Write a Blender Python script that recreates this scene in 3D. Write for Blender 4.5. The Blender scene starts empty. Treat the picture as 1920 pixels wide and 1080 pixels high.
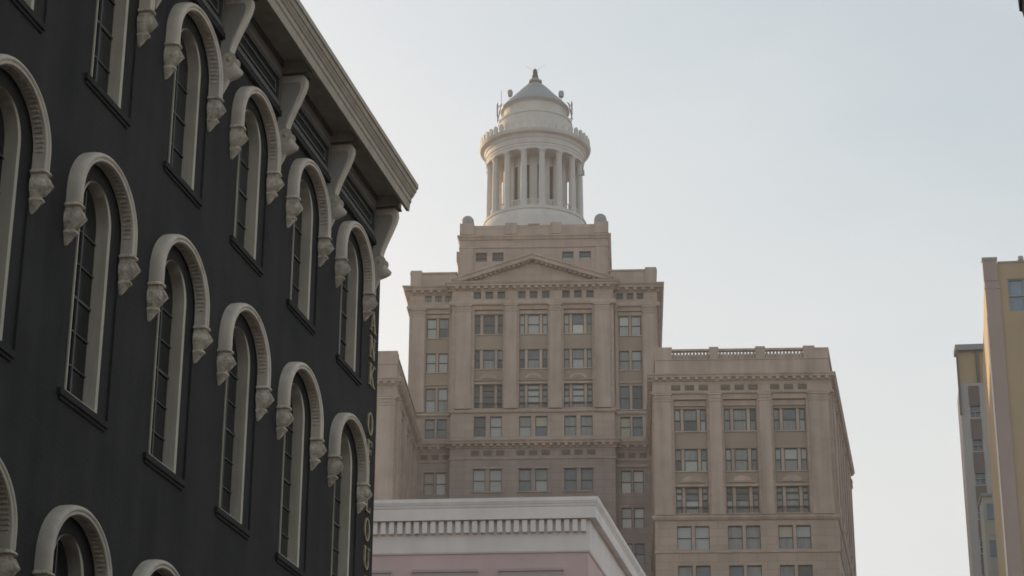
import bpy, bmesh, math, random
from mathutils import Matrix, Vector
random.seed(7)
C = bpy.context.scene
COL = C.collection
R = math.radians
PI = math.pi

# ------------------------------------------------------------------ camera, sky, sun, exposure
CAM_Z = 1.6
p, r = 0.36787, 0.00511
fw = Vector((0, math.cos(p), math.sin(p))); up0 = Vector((0, -math.sin(p), math.cos(p))); rt0 = Vector((1, 0, 0))
rt = rt0*math.cos(r) + up0*math.sin(r); up = -rt0*math.sin(r) + up0*math.cos(r)
cam = bpy.data.cameras.new('camera'); cam.lens = 75.45; cam.sensor_width = 36; cam.clip_start = .1; cam.clip_end = 5000
co = bpy.data.objects.new('camera', cam); COL.objects.link(co)
co.matrix_world = Matrix(((rt.x, up.x, -fw.x, 0), (rt.y, up.y, -fw.y, 0), (rt.z, up.z, -fw.z, CAM_Z), (0, 0, 0, 1)))
C.camera = co
C.view_settings.view_transform = 'Standard'; C.view_settings.look = 'None'; C.view_settings.gamma = 1
C.render.engine = 'CYCLES'; C.cycles.filter_width = 1.7
C.view_settings.exposure = 1.24
SUN_EL, SUN_AZ = R(13), R(-42)             # azimuth clockwise from the viewing direction (+Y)
w = bpy.data.worlds.new('World'); C.world = w; w.use_nodes = True
nt = w.node_tree; nt.nodes.clear()
def N(t, **k):
    n = nt.nodes.new(t)
    for a, b in k.items(): setattr(n, a, b)
    return n
out = N('ShaderNodeOutputWorld'); bg = N('ShaderNodeBackground')
sky = N('ShaderNodeTexSky', sky_type='NISHITA', sun_disc=False, sun_elevation=SUN_EL, sun_rotation=SUN_AZ,
        air_density=1.0, dust_density=4.0, ozone_density=1.0, altitude=0)
hsv = N('ShaderNodeHueSaturation'); hsv.inputs['Saturation'].default_value = 1.25; hsv.inputs['Hue'].default_value = .475; hsv.inputs['Value'].default_value = .85
veil = N('ShaderNodeMix', data_type='RGBA'); veil.inputs[0].default_value = .5
veil.inputs[7].default_value = (3.64, 3.60, 3.52, 1)          # thin high overcast, in the sky texture's own units
tc = N('ShaderNodeTexCoord'); mp = N('ShaderNodeMapping'); mp.inputs['Scale'].default_value = (3, 3, 9); mp.inputs['Rotation'].default_value = (0, .5, .3)
nz = N('ShaderNodeTexNoise'); nz.inputs['Scale'].default_value = 1.3; nz.inputs['Detail'].default_value = 5; nz.inputs['Roughness'].default_value = .55
rg = N('ShaderNodeMapRange'); rg.inputs[1].default_value = .3; rg.inputs[2].default_value = .7; rg.inputs[3].default_value = -.10; rg.inputs[4].default_value = .10
L = nt.links.new
L(tc.outputs['Generated'], mp.inputs[0]); L(mp.outputs[0], nz.inputs[0]); L(nz.outputs[0], rg.inputs[0]); 
sx = N('ShaderNodeSeparateXYZ'); el = N('ShaderNodeMapRange'); el.inputs[1].default_value = .2; el.inputs[2].default_value = .52; el.inputs[3].default_value = .86; el.inputs[4].default_value = .38
sm = N('ShaderNodeMath', operation='ADD', use_clamp=True)         # the veil is thickest towards the horizon
L(tc.outputs['Generated'], sx.inputs[0]); L(sx.outputs[2], el.inputs[0]); L(el.outputs[0], sm.inputs[0]); L(rg.outputs[0], sm.inputs[1]); L(sm.outputs[0], veil.inputs[0])
L(sky.outputs[0], hsv.inputs['Color']); L(hsv.outputs[0], veil.inputs[6]); L(veil.outputs[2], bg.inputs[0]); L(bg.outputs[0], out.inputs[0])
bg.inputs[1].default_value = .1
sl = bpy.data.lights.new('sun', 'SUN'); sl.energy = 2.0; sl.angle = R(.6); sl.color = (1, .74, .46)
so = bpy.data.objects.new('sun', sl); COL.objects.link(so)
sd = Vector((math.sin(SUN_AZ)*math.cos(SUN_EL), math.cos(SUN_AZ)*math.cos(SUN_EL), math.sin(SUN_EL)))
so.rotation_euler = sd.to_track_quat('Z', 'Y').to_euler(); so.location = (-60, 20, 90)

# ------------------------------------------------------------------ materials
def mat(name, col, rough=.8, var=.12, scale=1.5, streak=0., bump=0., bscale=20., col2=None, spec=.3, coat=0., courses=0., metal=0., inst=0.):
    m = bpy.data.materials.new(name); m.use_nodes = True
    t = m.node_tree; b = t.nodes['Principled BSDF']; l = t.links.new
    b.inputs['Roughness'].default_value = rough; b.inputs['Specular IOR Level'].default_value = spec
    b.inputs['Coat Weight'].default_value = coat; b.inputs['Metallic'].default_value = metal
    tcd = t.nodes.new('ShaderNodeTexCoord')
    class src: pass
    tcd_ = tcd; oi = t.nodes.new('ShaderNodeObjectInfo')
    if inst:                                     # every copy gets its own patch of wear
        va = t.nodes.new('ShaderNodeVectorMath'); va.operation = 'MULTIPLY_ADD'
        va.inputs[1].default_value = (1, 1, 1)
        cx_ = t.nodes.new('ShaderNodeVectorMath'); cx_.operation = 'SCALE'; cx_.inputs[0].default_value = (37, 61, 23); l(oi.outputs['Random'], cx_.inputs[3])
        l(tcd.outputs['Object'], va.inputs[0]); l(cx_.outputs[0], va.inputs[2])
        tcd = src(); tcd.outputs = {'Object': va.outputs[0]}
    n1 = t.nodes.new('ShaderNodeTexNoise'); n1.inputs['Scale'].default_value = scale; n1.inputs['Detail'].default_value = 6; n1.inputs['Roughness'].default_value = .6
    l(tcd.outputs['Object'], n1.inputs[0])
    fac = n1.outputs[0]
    if streak:
        mpp = t.nodes.new('ShaderNodeMapping'); mpp.inputs['Scale'].default_value = (1, 1, .07)
        n2 = t.nodes.new('ShaderNodeTexNoise'); n2.inputs['Scale'].default_value = scale*2.2; n2.inputs['Detail'].default_value = 4
        l(tcd.outputs['Object'], mpp.inputs[0]); l(mpp.outputs[0], n2.inputs[0])
        mx = t.nodes.new('ShaderNodeMix'); mx.inputs[0].default_value = streak
        l(fac, mx.inputs[2]); l(n2.outputs[0], mx.inputs[3]); fac = mx.outputs[0]
    if courses:
        sp = t.nodes.new('ShaderNodeSeparateXYZ'); l(tcd.outputs['Object'], sp.inputs[0])
        ad = t.nodes.new('ShaderNodeMath'); ad.operation = 'ADD'; l(sp.outputs[0], ad.inputs[0]); l(sp.outputs[1], ad.inputs[1])
        cb = t.nodes.new('ShaderNodeCombineXYZ'); l(ad.outputs[0], cb.inputs[0]); l(sp.outputs[2], cb.inputs[1])
        br = t.nodes.new('ShaderNodeTexBrick'); br.inputs['Scale'].default_value = 1; br.inputs['Brick Width'].default_value = courses*2.3
        br.inputs['Row Height'].default_value = courses; br.inputs['Mortar Size'].default_value = .025
        br.inputs[1].default_value = (.62, .62, .62, 1); br.inputs[2].default_value = (.38, .38, .38, 1); br.inputs[3].default_value = (.15, .15, .15, 1)
        l(cb.outputs[0], br.inputs[0])
        mx = t.nodes.new('ShaderNodeMix'); mx.inputs[0].default_value = .42
        l(fac, mx.inputs[2]); l(br.outputs[0], mx.inputs[3]); fac = mx.outputs[0]
    rmp = t.nodes.new('ShaderNodeMapRange'); rmp.inputs[1].default_value = .3; rmp.inputs[2].default_value = .7
    l(fac, rmp.inputs[0])
    mc = t.nodes.new('ShaderNodeMix'); mc.data_type = 'RGBA'
    c2 = col2 or tuple(c*(1+var) for c in col)
    mc.inputs[6].default_value = (*[c*(1-var) for c in col], 1); mc.inputs[7].default_value = (*c2, 1)
    l(rmp.outputs[0], mc.inputs[0]); res = mc.outputs[2]
    if inst:
        mr = t.nodes.new('ShaderNodeMapRange'); mr.inputs[3].default_value = 1-inst; mr.inputs[4].default_value = 1+inst; l(oi.outputs['Random'], mr.inputs[0])
        hv = t.nodes.new('ShaderNodeHueSaturation'); l(mr.outputs[0], hv.inputs['Value']); l(res, hv.inputs['Color']); res = hv.outputs[0]
    l(res, b.inputs['Base Color'])
    if bump:
        n3 = t.nodes.new('ShaderNodeTexNoise'); n3.inputs['Scale'].default_value = bscale; n3.inputs['Detail'].default_value = 4
        bp = t.nodes.new('ShaderNodeBump'); bp.inputs['Strength'].default_value = bump; bp.inputs['Distance'].default_value = .02
        l(tcd.outputs['Object'], n3.inputs[0]); l(n3.outputs[0], bp.inputs['Height']); l(bp.outputs[0], b.inputs['Normal'])
    return m
M = dict(
 black=mat('black_stucco', (.044, .0415, .0385), .9, .32, .8, .5, .6, 24, spec=.12),
 blacktrim=mat('black_trim', (.036, .034, .0315), .8, .15, 2, 0, .1, 30, spec=.12),
 cream=mat('cream_paint', (.58, .51, .42), .75, .2, 3.5, .5, .3, 40, inst=.07),
 cornice=mat('weathered_cornice', (.45, .385, .31), .75, .2, 2.2, .6, .25, 40),
 carve=mat('carved_cream', (.56, .49, .39), .8, .38, 11, 0, .8, 26, inst=.1),
 jamb=mat('jamb_paint', (.48, .43, .345), .65, .22, 3, .6, .1, 30, inst=.08),
 friezeg=mat('frieze_grey', (.40, .37, .325), .75, .15, 2, .3),
 panelg=mat('panel_moulding', (.13, .125, .11), .7, .15, 3),
 gold=mat('gilt', (.32, .255, .16), .55, .3, 8, 0, .1, 30),
 dglass=mat('dark_glass', (.016, .017, .018), .14, .6, 1.4, spec=.4, inst=.4),
 bar=mat('glazing_bar', (.10, .097, .088), .6, .1, 5),
 stone=mat('tan_limestone', (.425, .335, .28), .85, .28, .35, .55, .15, 6, courses=.75),
 stone_grey=mat('grey_limestone', (.355, .292, .256), .88, .26, .4, .6, .15, 6, courses=.75),  # greyer, darker than the tan stone; used on the tower front below the belt
 stone2=mat('tan_limestone_trim', (.43, .343, .288), .85, .28, .5, .6, .1, 6),
 spandrel=mat('spandrel_olive', (.335, .27, .215), .8, .1, .6, .3),
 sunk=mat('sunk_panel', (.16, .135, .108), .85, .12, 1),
 sash=mat('olive_sash', (.105, .09, .068), .7, .1, 2),
 white=mat('white_stucco', (.575, .55, .52), .78, .12, .5, .4, .08, 8),
 roofw=mat('pale_metal_roof', (.30, .305, .31), .55, .08, 1, .4, spec=.4),
 copper=mat('brown_finial', (.15, .115, .095), .6, .2, 3),
 g_dark=mat('pane_dark', (.05, .055, .06), .12, .25, .9, spec=.5, coat=.3),
 g_blue=mat('pane_blue_grey', (.10, .125, .15), .12, .2, .9, spec=.5, coat=.3),
 g_grey=mat('pane_grey_curtain', (.21, .225, .215), .25, .3, 1.6, .8, spec=.5, coat=.3),
 g_pale=mat('pane_pale_blind', (.36, .385, .375), .3, .06, 1, spec=.5, coat=.3),
 g_white=mat('pane_white_blind', (.55, .535, .51), .3, .06, 1, spec=.5, coat=.3),
 g_yel=mat('pane_cream_blind', (.40, .36, .275), .3, .06, 1, spec=.5, coat=.3),
 pinkw=mat('pink_stucco', (.66, .49, .465), .85, .1, .6, .4, .1, 12),
 ptrim=mat('off_white_trim', (.83, .75, .71), .7, .12, 1, .35),
 plint=mat('pink_lintel', (.50, .41, .39), .8, .06, 1),
 yellow=mat('ochre_stucco', (.42, .325, .21), .85, .1, .25, .4, .1, 6),
 lilac=mat('lilac_stucco', (.37, .29, .265), .85, .08, .3, .4),
 ygrey=mat('grey_render', (.38, .36, .345), .8, .08, .2, .3),
 brownp=mat('brown_panel', (.16, .125, .115), .7, .1, .5),
 slab=mat('slate_roof_edge', (.29, .295, .31), .6, .1, .5),
 pflank=mat('pale_pink_render', (.80, .70, .66), .8, .06, .3),
 bluew=mat('blue_curtain_wall', (.20, .26, .34), .2, .2, .4, spec=.5),
 palew=mat('pale_concrete', (.42, .42, .38), .8, .08, .3),
 neardark=mat('dark_painted_cornice', (.085, .078, .085), .7, .12, 3),
 nearwall=mat('brick_red_wall', (.20, .11, .085), .85, .2, 5, 0, .2, 20),
 asphalt=mat('asphalt', (.05, .05, .05), .9, .2, 3, 0, .2, 60),
 paving=mat('paving', (.24, .23, .215), .9, .12, 2, 0, .1, 30),
 earth=mat('ground', (.22, .21, .195), .95, .15, .2),
 yline=mat('road_paint', (.75, .74, .70), .7, .08, 4),
 roof=mat('flat_roof', (.12, .115, .11), .9, .15, .5),
 metal=mat('antenna_grey', (.36, .37, .38), .5, .1, 3),
)

# ------------------------------------------------------------------ mesh helper
class MB:
    def __init__(s, *mats): s.v = []; s.f = []; s.fm = []; s.m = list(mats); s.T = None
    def mi(s, m):
        if m is None: return 0
        if m not in s.m: s.m.append(m)
        return s.m.index(m)
    def add(s, vs, fs, m=None):
        o = len(s.v)
        s.v += [tuple(s.T @ Vector(v)) if s.T else tuple(v) for v in vs]
        k = s.mi(m)
        for f in fs: s.f.append([i+o for i in f]); s.fm.append(k)
    def quad(s, a, b, c, d, m=None): s.add([a, b, c, d], [(0, 1, 2, 3)], m)
    def box(s, x0, x1, y0, y1, z0, z1, m=None):
        s.add([(x0,y0,z0),(x1,y0,z0),(x1,y1,z0),(x0,y1,z0),(x0,y0,z1),(x1,y0,z1),(x1,y1,z1),(x0,y1,z1)],
              [(3,2,1,0),(4,5,6,7),(0,1,5,4),(1,2,6,5),(2,3,7,6),(3,0,4,7)], m)
    def rings(s, rs, m=None, cap=True, closed=True):
        n = len(rs[0]); vs = [q for rr in rs for q in rr]; fs = []
        for i in range(len(rs)-1):
            for j in range(n if closed else n-1):
                k = (j+1) % n
                fs.append((i*n+j, i*n+k, (i+1)*n+k, (i+1)*n+j))
        if cap: fs.append(tuple(reversed(range(n)))); fs.append(tuple(range((len(rs)-1)*n, len(rs)*n)))
        s.add(vs, fs, m)
    def lathe(s, cx, cy, prof, n=48, m=None, cap=True):
        s.rings([[(cx+rr*math.cos(2*PI*j/n), cy+rr*math.sin(2*PI*j/n), z) for j in range(n)] for rr, z in prof], m, cap)
    def tube(s, a, b, r0, r1=None, n=8, m=None):
        a = Vector(a); b = Vector(b); d = (b-a).normalized(); q = d.to_track_quat('Z', 'Y')
        r1 = r0 if r1 is None else r1
        s.rings([[tuple(c + q @ Vector((rr*math.cos(2*PI*j/n), rr*math.sin(2*PI*j/n), 0))) for j in range(n)] for c, rr in ((a, r0), (b, r1))], m)
    def prism(s, poly, z0, z1, m=None):     # footprint polygon upright
        s.rings([[(x, y, z) for x, y in poly] for z in (z0, z1)], m)
    def extr_x(s, poly, x0, x1, m=None):    # polygon in (y,z) pushed along x
        s.rings([[(x, y, z) for y, z in poly] for x in (x0, x1)], m)
    def extr_y(s, poly, y0, y1, m=None):    # polygon in (x,z) pushed along y
        s.rings([[(x, y, z) for x, z in poly] for y in (y0, y1)], m)
    def sweep(s, path, prof, m=None, closed=False):   # profile (out, z) along a plan path; outward is to the right of travel
        n = len(path); rs = []
        for i in range(n):
            P = Vector(path[i])
            def nrm(a, b):
                d = (Vector(b)-Vector(a)).normalized(); return Vector((d.y, -d.x))
            if closed: n0 = nrm(path[i-1], path[i]); n1 = nrm(path[i], path[(i+1) % n])
            else:
                n0 = nrm(path[i-1], path[i]) if i else nrm(path[0], path[1])
                n1 = nrm(path[i], path[i+1]) if i < n-1 else n0
            mm = (n0+n1); mm = mm/ (mm.dot(n0)) if mm.length > 1e-6 else n0
            rs.append([(P.x+mm.x*e, P.y+mm.y*e, z) for e, z in prof])
        if closed: rs.append(rs[0])
        s.rings(rs, m, cap=not closed)
    def along(s, path, pitch, width, e0, e1, z0, z1, m=None, margin=.15):   # blocks set along a plan path (dentils, modillions)
        for a, b in zip(path[:-1], path[1:]):
            a = Vector(a); b = Vector(b); d = b-a; ln = d.length; d.normalize(); nn = Vector((d.y, -d.x))
            k = max(1, int((ln-2*margin)/pitch))
            for i in range(k+1):
                t = margin + (ln-2*margin)*i/k
                c = a + d*t
                q = [c-d*width/2+nn*e0, c+d*width/2+nn*e0, c+d*width/2+nn*e1, c-d*width/2+nn*e1]
                s.prism([(v.x, v.y) for v in q], z0, z1, m)
    def wall(s, x0, x1, z0, z1, holes, y=0., depth=.3, m=None, mr=None):   # a flat wall with real rectangular openings
        holes = [h for h in holes if h[0] >= x0-1e-6 and h[1] <= x1+1e-6 and h[2] >= z0-1e-6 and h[3] <= z1+1e-6]
        xs = sorted({x0, x1, *[h[0] for h in holes], *[h[1] for h in holes]}); zs = sorted({z0, z1, *[h[2] for h in holes], *[h[3] for h in holes]})
        for i in range(len(xs)-1):
            for j in range(len(zs)-1):
                cx = (xs[i]+xs[i+1])/2; cz = (zs[j]+zs[j+1])/2
                if any(h[0] < cx < h[1] and h[2] < cz < h[3] for h in holes): continue
                s.quad((xs[i], y, zs[j]), (xs[i+1], y, zs[j]), (xs[i+1], y, zs[j+1]), (xs[i], y, zs[j+1]), m)
        for a, b, c, d in holes:
            q = mr or m
            s.quad((a, y, c), (a, y, d), (a, y+depth, d), (a, y+depth, c), q); s.quad((b, y, c), (b, y+depth, c), (b, y+depth, d), (b, y, d), q)
            s.quad((a, y, c), (a, y+depth, c), (b, y+depth, c), (b, y, c), q); s.quad((a, y, d), (b, y, d), (b, y+depth, d), (a, y+depth, d), q)
    def mesh(s, name, smooth=None):
        me = bpy.data.meshes.new(name); me.from_pydata(s.v, [], s.f)
        for q in s.m: me.materials.append(q)
        me.polygons.foreach_set('material_index', s.fm)
        bm = bmesh.new(); bm.from_mesh(me); bmesh.ops.remove_doubles(bm, verts=bm.verts, dist=1e-5); bmesh.ops.recalc_face_normals(bm, faces=bm.faces); bm.to_mesh(me); bm.free()
        if smooth:
            me.polygons.foreach_set('use_smooth', [True]*len(me.polygons)); me.set_sharp_from_angle(angle=R(smooth))
        me.update(); return me
    def build(s, name, parent=None, smooth=None, loc=None):
        o = bpy.data.objects.new(name, s.mesh(name, smooth)); COL.objects.link(o); o.parent = parent
        if loc: o.location = loc
        return o
def link(name, me, parent, loc=(0, 0, 0)):
    o = bpy.data.objects.new(name, me); COL.objects.link(o); o.parent = parent; o.location = loc; return o
def thing(name, label, cat, loc, rz, group=None):
    o = bpy.data.objects.new(name, None); COL.objects.link(o); o.location = loc; o.rotation_euler = (0, 0, rz)
    o['label'] = label; o['category'] = cat
    if group: o['group'] = group
    return o

# ------------------------------------------------------------------ the ground and the street
ST = R(12.52)                                   # street bearing, clockwise from +Y
SV = Vector((math.sin(ST), math.cos(ST), 0)); NV = Vector((math.cos(ST), -math.sin(ST), 0))
SROT = PI/2 - ST
def street_mat(o): o.rotation_euler = (0, 0, SROT); return o
g = MB(M['earth']); g.quad((-1500, -1500, -.03), (1500, -1500, -.03), (1500, 1500, -.03), (-1500, 1500, -.03)); o = g.build('ground'); o['kind'] = 'structure'
g = MB(M['asphalt']); g.quad((-60, .55, -.02), (230, .55, -.02), (230, 8.0, -.02), (-60, 8.0, -.02)); g.quad((36.2, 8.0, -.02), (45.6, 8.0, -.02), (45.6, 70, -.02), (36.2, 70, -.02))
o = street_mat(g.build('road')); o['kind'] = 'structure'
g = MB(M['paving'])
g.box(-60, 36.2, 8.0, 10.4, -.1, .12); g.box(-60, 22.4, -1.75, .55, -.1, .12); g.box(45.6, 230, 8.0, 9.0, -.1, .12); g.box(22.4, 230, -4.0, .55, -.1, .12)
o = street_mat(g.build('pavement')); o['kind'] = 'structure'
g = MB(M['yline'])
for k in range(60): g.quad((-50+k*4.5, 4.2, -.014), (-47.5+k*4.5, 4.2, -.014), (-47.5+k*4.5, 4.32, -.014), (-50+k*4.5, 4.32, -.014))
o = street_mat(g.build('lane_marking')); o['kind'] = 'structure'

# ------------------------------------------------------------------ 1. black corner building on the left
UE = 35.59                                      # far end, metres along the street
base = NV*(-10.4)
bk = thing('bank_building', 'black painted masonry building with pale arched window hoods and bracketed cornice, filling the left side', 'building', (base.x, base.y, 0), SROT)
CENT = [22.95+2.70*k for k in range(-4, 5)]
CENT = [c for c in CENT if c < 34.5]
ROWS = [dict(apex=16.34, sill=13.68), dict(apex=12.80, sill=9.56), dict(apex=8.28, sill=4.8)]
RW_, RO = .795, .48                              # recess half width, opening half width
HD, HT = .17, .135                               # hood projection, hood face width
KZ = .84                                        # the hoods are slightly flattened arches
def arch(hw, spring, bot, n=20, k=1.):
    return [(-hw, bot)] + [(-hw*math.cos(PI*i/n), spring+hw*k*math.sin(PI*i/n)) for i in range(n+1)] + [(hw, bot)]
bm = bmesh.new()
U0 = 8.0
def loop(pts, y=0.):
    vs = [bm.verts.new((x, y, z)) for x, z in pts]
    return [bm.edges.new((vs[i], vs[(i+1) % len(vs)])) for i in range(len(vs))]
edges = loop([(U0, 0), (UE, 0), (UE, 17.4), (U0, 17.4)]); holes = []
for row in ROWS:
    sp = row['apex']-(RW_+HT)*KZ
    row['spring'] = sp
    for c in CENT:
        pts = [(x+c, z) for x, z in arch(RW_, sp, row['sill'], k=KZ)]
        holes.append((c, row, pts)); edges += loop(pts)
bmesh.ops.triangle_fill(bm, use_beauty=True, use_dissolve=False, edges=edges)
wm = bpy.data.meshes.new('wall'); bm.to_mesh(wm); bm.free()
wl = MB(M['black'])
wl.add([v.co[:] for v in wm.vertices], [tuple(q.vertices) for q in wm.polygons]); bpy.data.meshes.remove(wm)
RD = .03                                        # depth of the shallow recess round each window
for c, row, pts in holes:
    n = len(pts)
    wl.add([(x, 0, z) for x, z in pts] + [(x, RD, z) for x, z in pts], [(i, (i+1) % n, n+(i+1) % n, n+i) for i in range(n)])
    inner = [(x+c, z) for x, z in arch(RO, row['spring']-.02, row['sill'])]
    # back plate of the recess with the window opening cut out
    wl.add([(x, RD, z) for x, z in pts] + [(x, RD, z) for x, z in inner], [(i, i+1, n+i+1, n+i) for i in range(n-1)])
    wl.add([(x, RD, z) for x, z in inner] + [(x, RD+.3, z) for x, z in inner], [(i, (i+1) % n, n+(i+1) % n, n+i) for i in range(n)])
wl.quad((UE, 0, 0), (UE, 14, 0), (UE, 14, 17.4), (UE, 0, 17.4)); wl.quad((U0, 0, 0), (U0, 14, 0), (U0, 14, 17.4), (U0, 0, 17.4))
wl.quad((U0, 14, 0), (UE, 14, 0), (UE, 14, 17.4), (U0, 14, 17.4))
wl.build('wall', bk)
q = MB(M['roof']); q.quad((U0, 0, 17.42), (UE, 0, 17.42), (UE, 14, 17.42), (U0, 14, 17.42)); q.build('roof', bk)
# one window of each row, then copies
def win_meshes(row):
    sp = row['spring']-.02; z0 = row['sill']
    fr = MB(M['jamb'])
    ou = arch(RO-.004, sp, z0+.004); inn = [(x, z) for x, z in arch(RO-.055, sp, z0+.06, k=(RO-.006)/(RO-.055))]   # the face tapers away towards the crown of the arch
    n = len(ou)
    ys = (RD-.02, RD-.008, RD+.19)
    # profile: outer back, outer front, inner front, inner back
    A = [(x, ys[2], z) for x, z in ou]; B = [(x, ys[0], z) for x, z in ou]; D = [(x, ys[1], z) for x, z in inn]; E_ = [(x, ys[2], z) for x, z in inn]
    for a in range(3):
        for i in range(n):
            up_face = False
            o_ = A+B+D+E_; ids = (a*n+i, a*n+(i+1) % n, (a+1)*n+(i+1) % n, (a+1)*n+i)
            fr.add([o_[q_] for q_ in ids], [(0, 1, 2, 3)], M['blacktrim'] if up_face else M['jamb'])
    pn = MB(M['dglass'])
    pn.add([(x, ys[2]-.03, z) for x, z in inn], [tuple(range(n))])
    br = MB(M['bar'])
    y0, y1 = ys[2]-.055, ys[2]-.032
    top = sp+RO-.09
    br.box(-.014, .014, y0, y1, z0+.07, top)
    k = 6 if top-z0 > 2.5 else 4
    for i in range(1, k):
        zz = z0+.07+(sp-z0)*i/k*1.08
        if zz < sp+.2:
            t = .016 if i == k//2 else .008
            hw = RO-.06 if zz < sp else RO-.14
            br.box(-hw, -.0145, y0+.004, y1-.002, zz-t, zz+t); br.box(.0145, hw, y0+.004, y1-.002, zz-t, zz+t)
    sl_ = MB(M['blacktrim'])
    sl_.box(-.72, .72, -.05, RD-.001, z0-.085, z0-.004); sl_.box(-.69, .69, -.025, RD-.001, z0-.13, z0-.087)
    return fr.mesh('window', 40), pn.mesh('pane'), br.mesh('glazing_bar'), sl_.mesh('sill')
def hood_mesh(row):
    sp = row['spring']; legb = sp-.19
    R0 = RW_
    prof = [(-.005, -.001), (-.005, .155), (.004, .166), (.04, .168), (.048, .178), (.068, .187), (.09, .184), (.112, .168), (.126, .142), (.134, .1), (.136, .055), (.136, -.001)]
    h = MB(M['cream']); rs = []
    path = [(-1, 0, legb)] + [(-math.cos(PI*i/32), math.sin(PI*i/32), None) for i in range(33)] + [(1, 0, legb)]
    for cx, sz, zz in path:
        ring = []
        for ro, e in prof:
            rad = R0+ro
            ring.append((cx*rad, -e, zz if zz is not None else sp+sz*rad*KZ))
        rs.append(ring)
    h.rings(rs, M['cream'])
    # carved leaf band on the soffit
    for i in range(36):
        t = PI*(i+.5)/36
        cx, sz = -math.cos(t), math.sin(t)
        tx, tz = math.sin(t), math.cos(t)
        for (e0, e1, hw, th) in ((.034, .130, .024, .012),):
            cs = []
            for dd, rr in ((-hw, R0-.004), (hw, R0-.004), (hw*.4, R0-th-.004), (-hw*.4, R0-th-.004)):
                cs.append((cx*rr+tx*dd, sp+(sz*rr+tz*dd)*KZ))
            h.rings([[(x, -e, z) for x, z in cs] for e in (e0, e1)], M['carve'])
    return h.mesh('window_hood', 35)
def corbel_mesh():
    c = MB(M['carve'])
    # abacus, swelling leaf, pinched waist, flared bell, drop
    secs = [(.0, .085, .17), (-.022, .105, .20), (-.045, .108, .205), (-.062, .078, .165), (-.085, .072, .16), (-.14, .088, .205), (-.20, .092, .225), (-.255, .083, .205), (-.31, .062, .14), (-.345, .05, .105), (-.36, .066, .15), (-.385, .07, .158), (-.41, .055, .12), (-.47, .036, .08), (-.53, .012, .03)]
    rs = []
    for k, (z, hw, e) in enumerate(secs):
        ring = []
        for j in range(14):
            a = PI*j/13
            lob = 1 + (.07*math.cos(6*a) if k in (5, 6, 7, 11) else 0)
            cx = math.cos(a); sx = math.sin(a)
            pw = .45 if k < 3 else .7
            ring.append((math.copysign(abs(cx)**pw, cx)*hw*lob, -abs(sx)**pw*e*lob+.0, z))
        rs.append(ring)
    c.rings(rs, M['carve'])
    # leaf ribs
    for a in (-.05, 0, .05):
        c.rings([[(a-.010, -.14, -.08), (a+.010, -.14, -.08), (a+.005, -.185, -.085), (a-.005, -.185, -.085)],
                 [(a-.014, -.18, -.20), (a+.014, -.18, -.20), (a+.007, -.247, -.20), (a-.007, -.247, -.20)],
                 [(a*.7-.008, -.10, -.32), (a*.7+.008, -.10, -.32), (a*.7+.004, -.15, -.315), (a*.7-.004, -.15, -.315)]], M['carve'])
    return c.mesh('corbel', 45)
cme = corbel_mesh()
for row in ROWS:
    fm, pm, bm_, sm = win_meshes(row); hm = hood_mesh(row)
    for c in CENT:
        wo = link('window', fm, bk, (c, 0, 0)); link('pane', pm, wo); link('glazing_bar', bm_, wo); link('sill', sm, wo)
        ho = link('window_hood', hm, bk, (c, 0, 0))
        for s in (-1, 1): link('corbel', cme, ho, (s*(RW_+.064), 0, row['spring']-.191))
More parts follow.
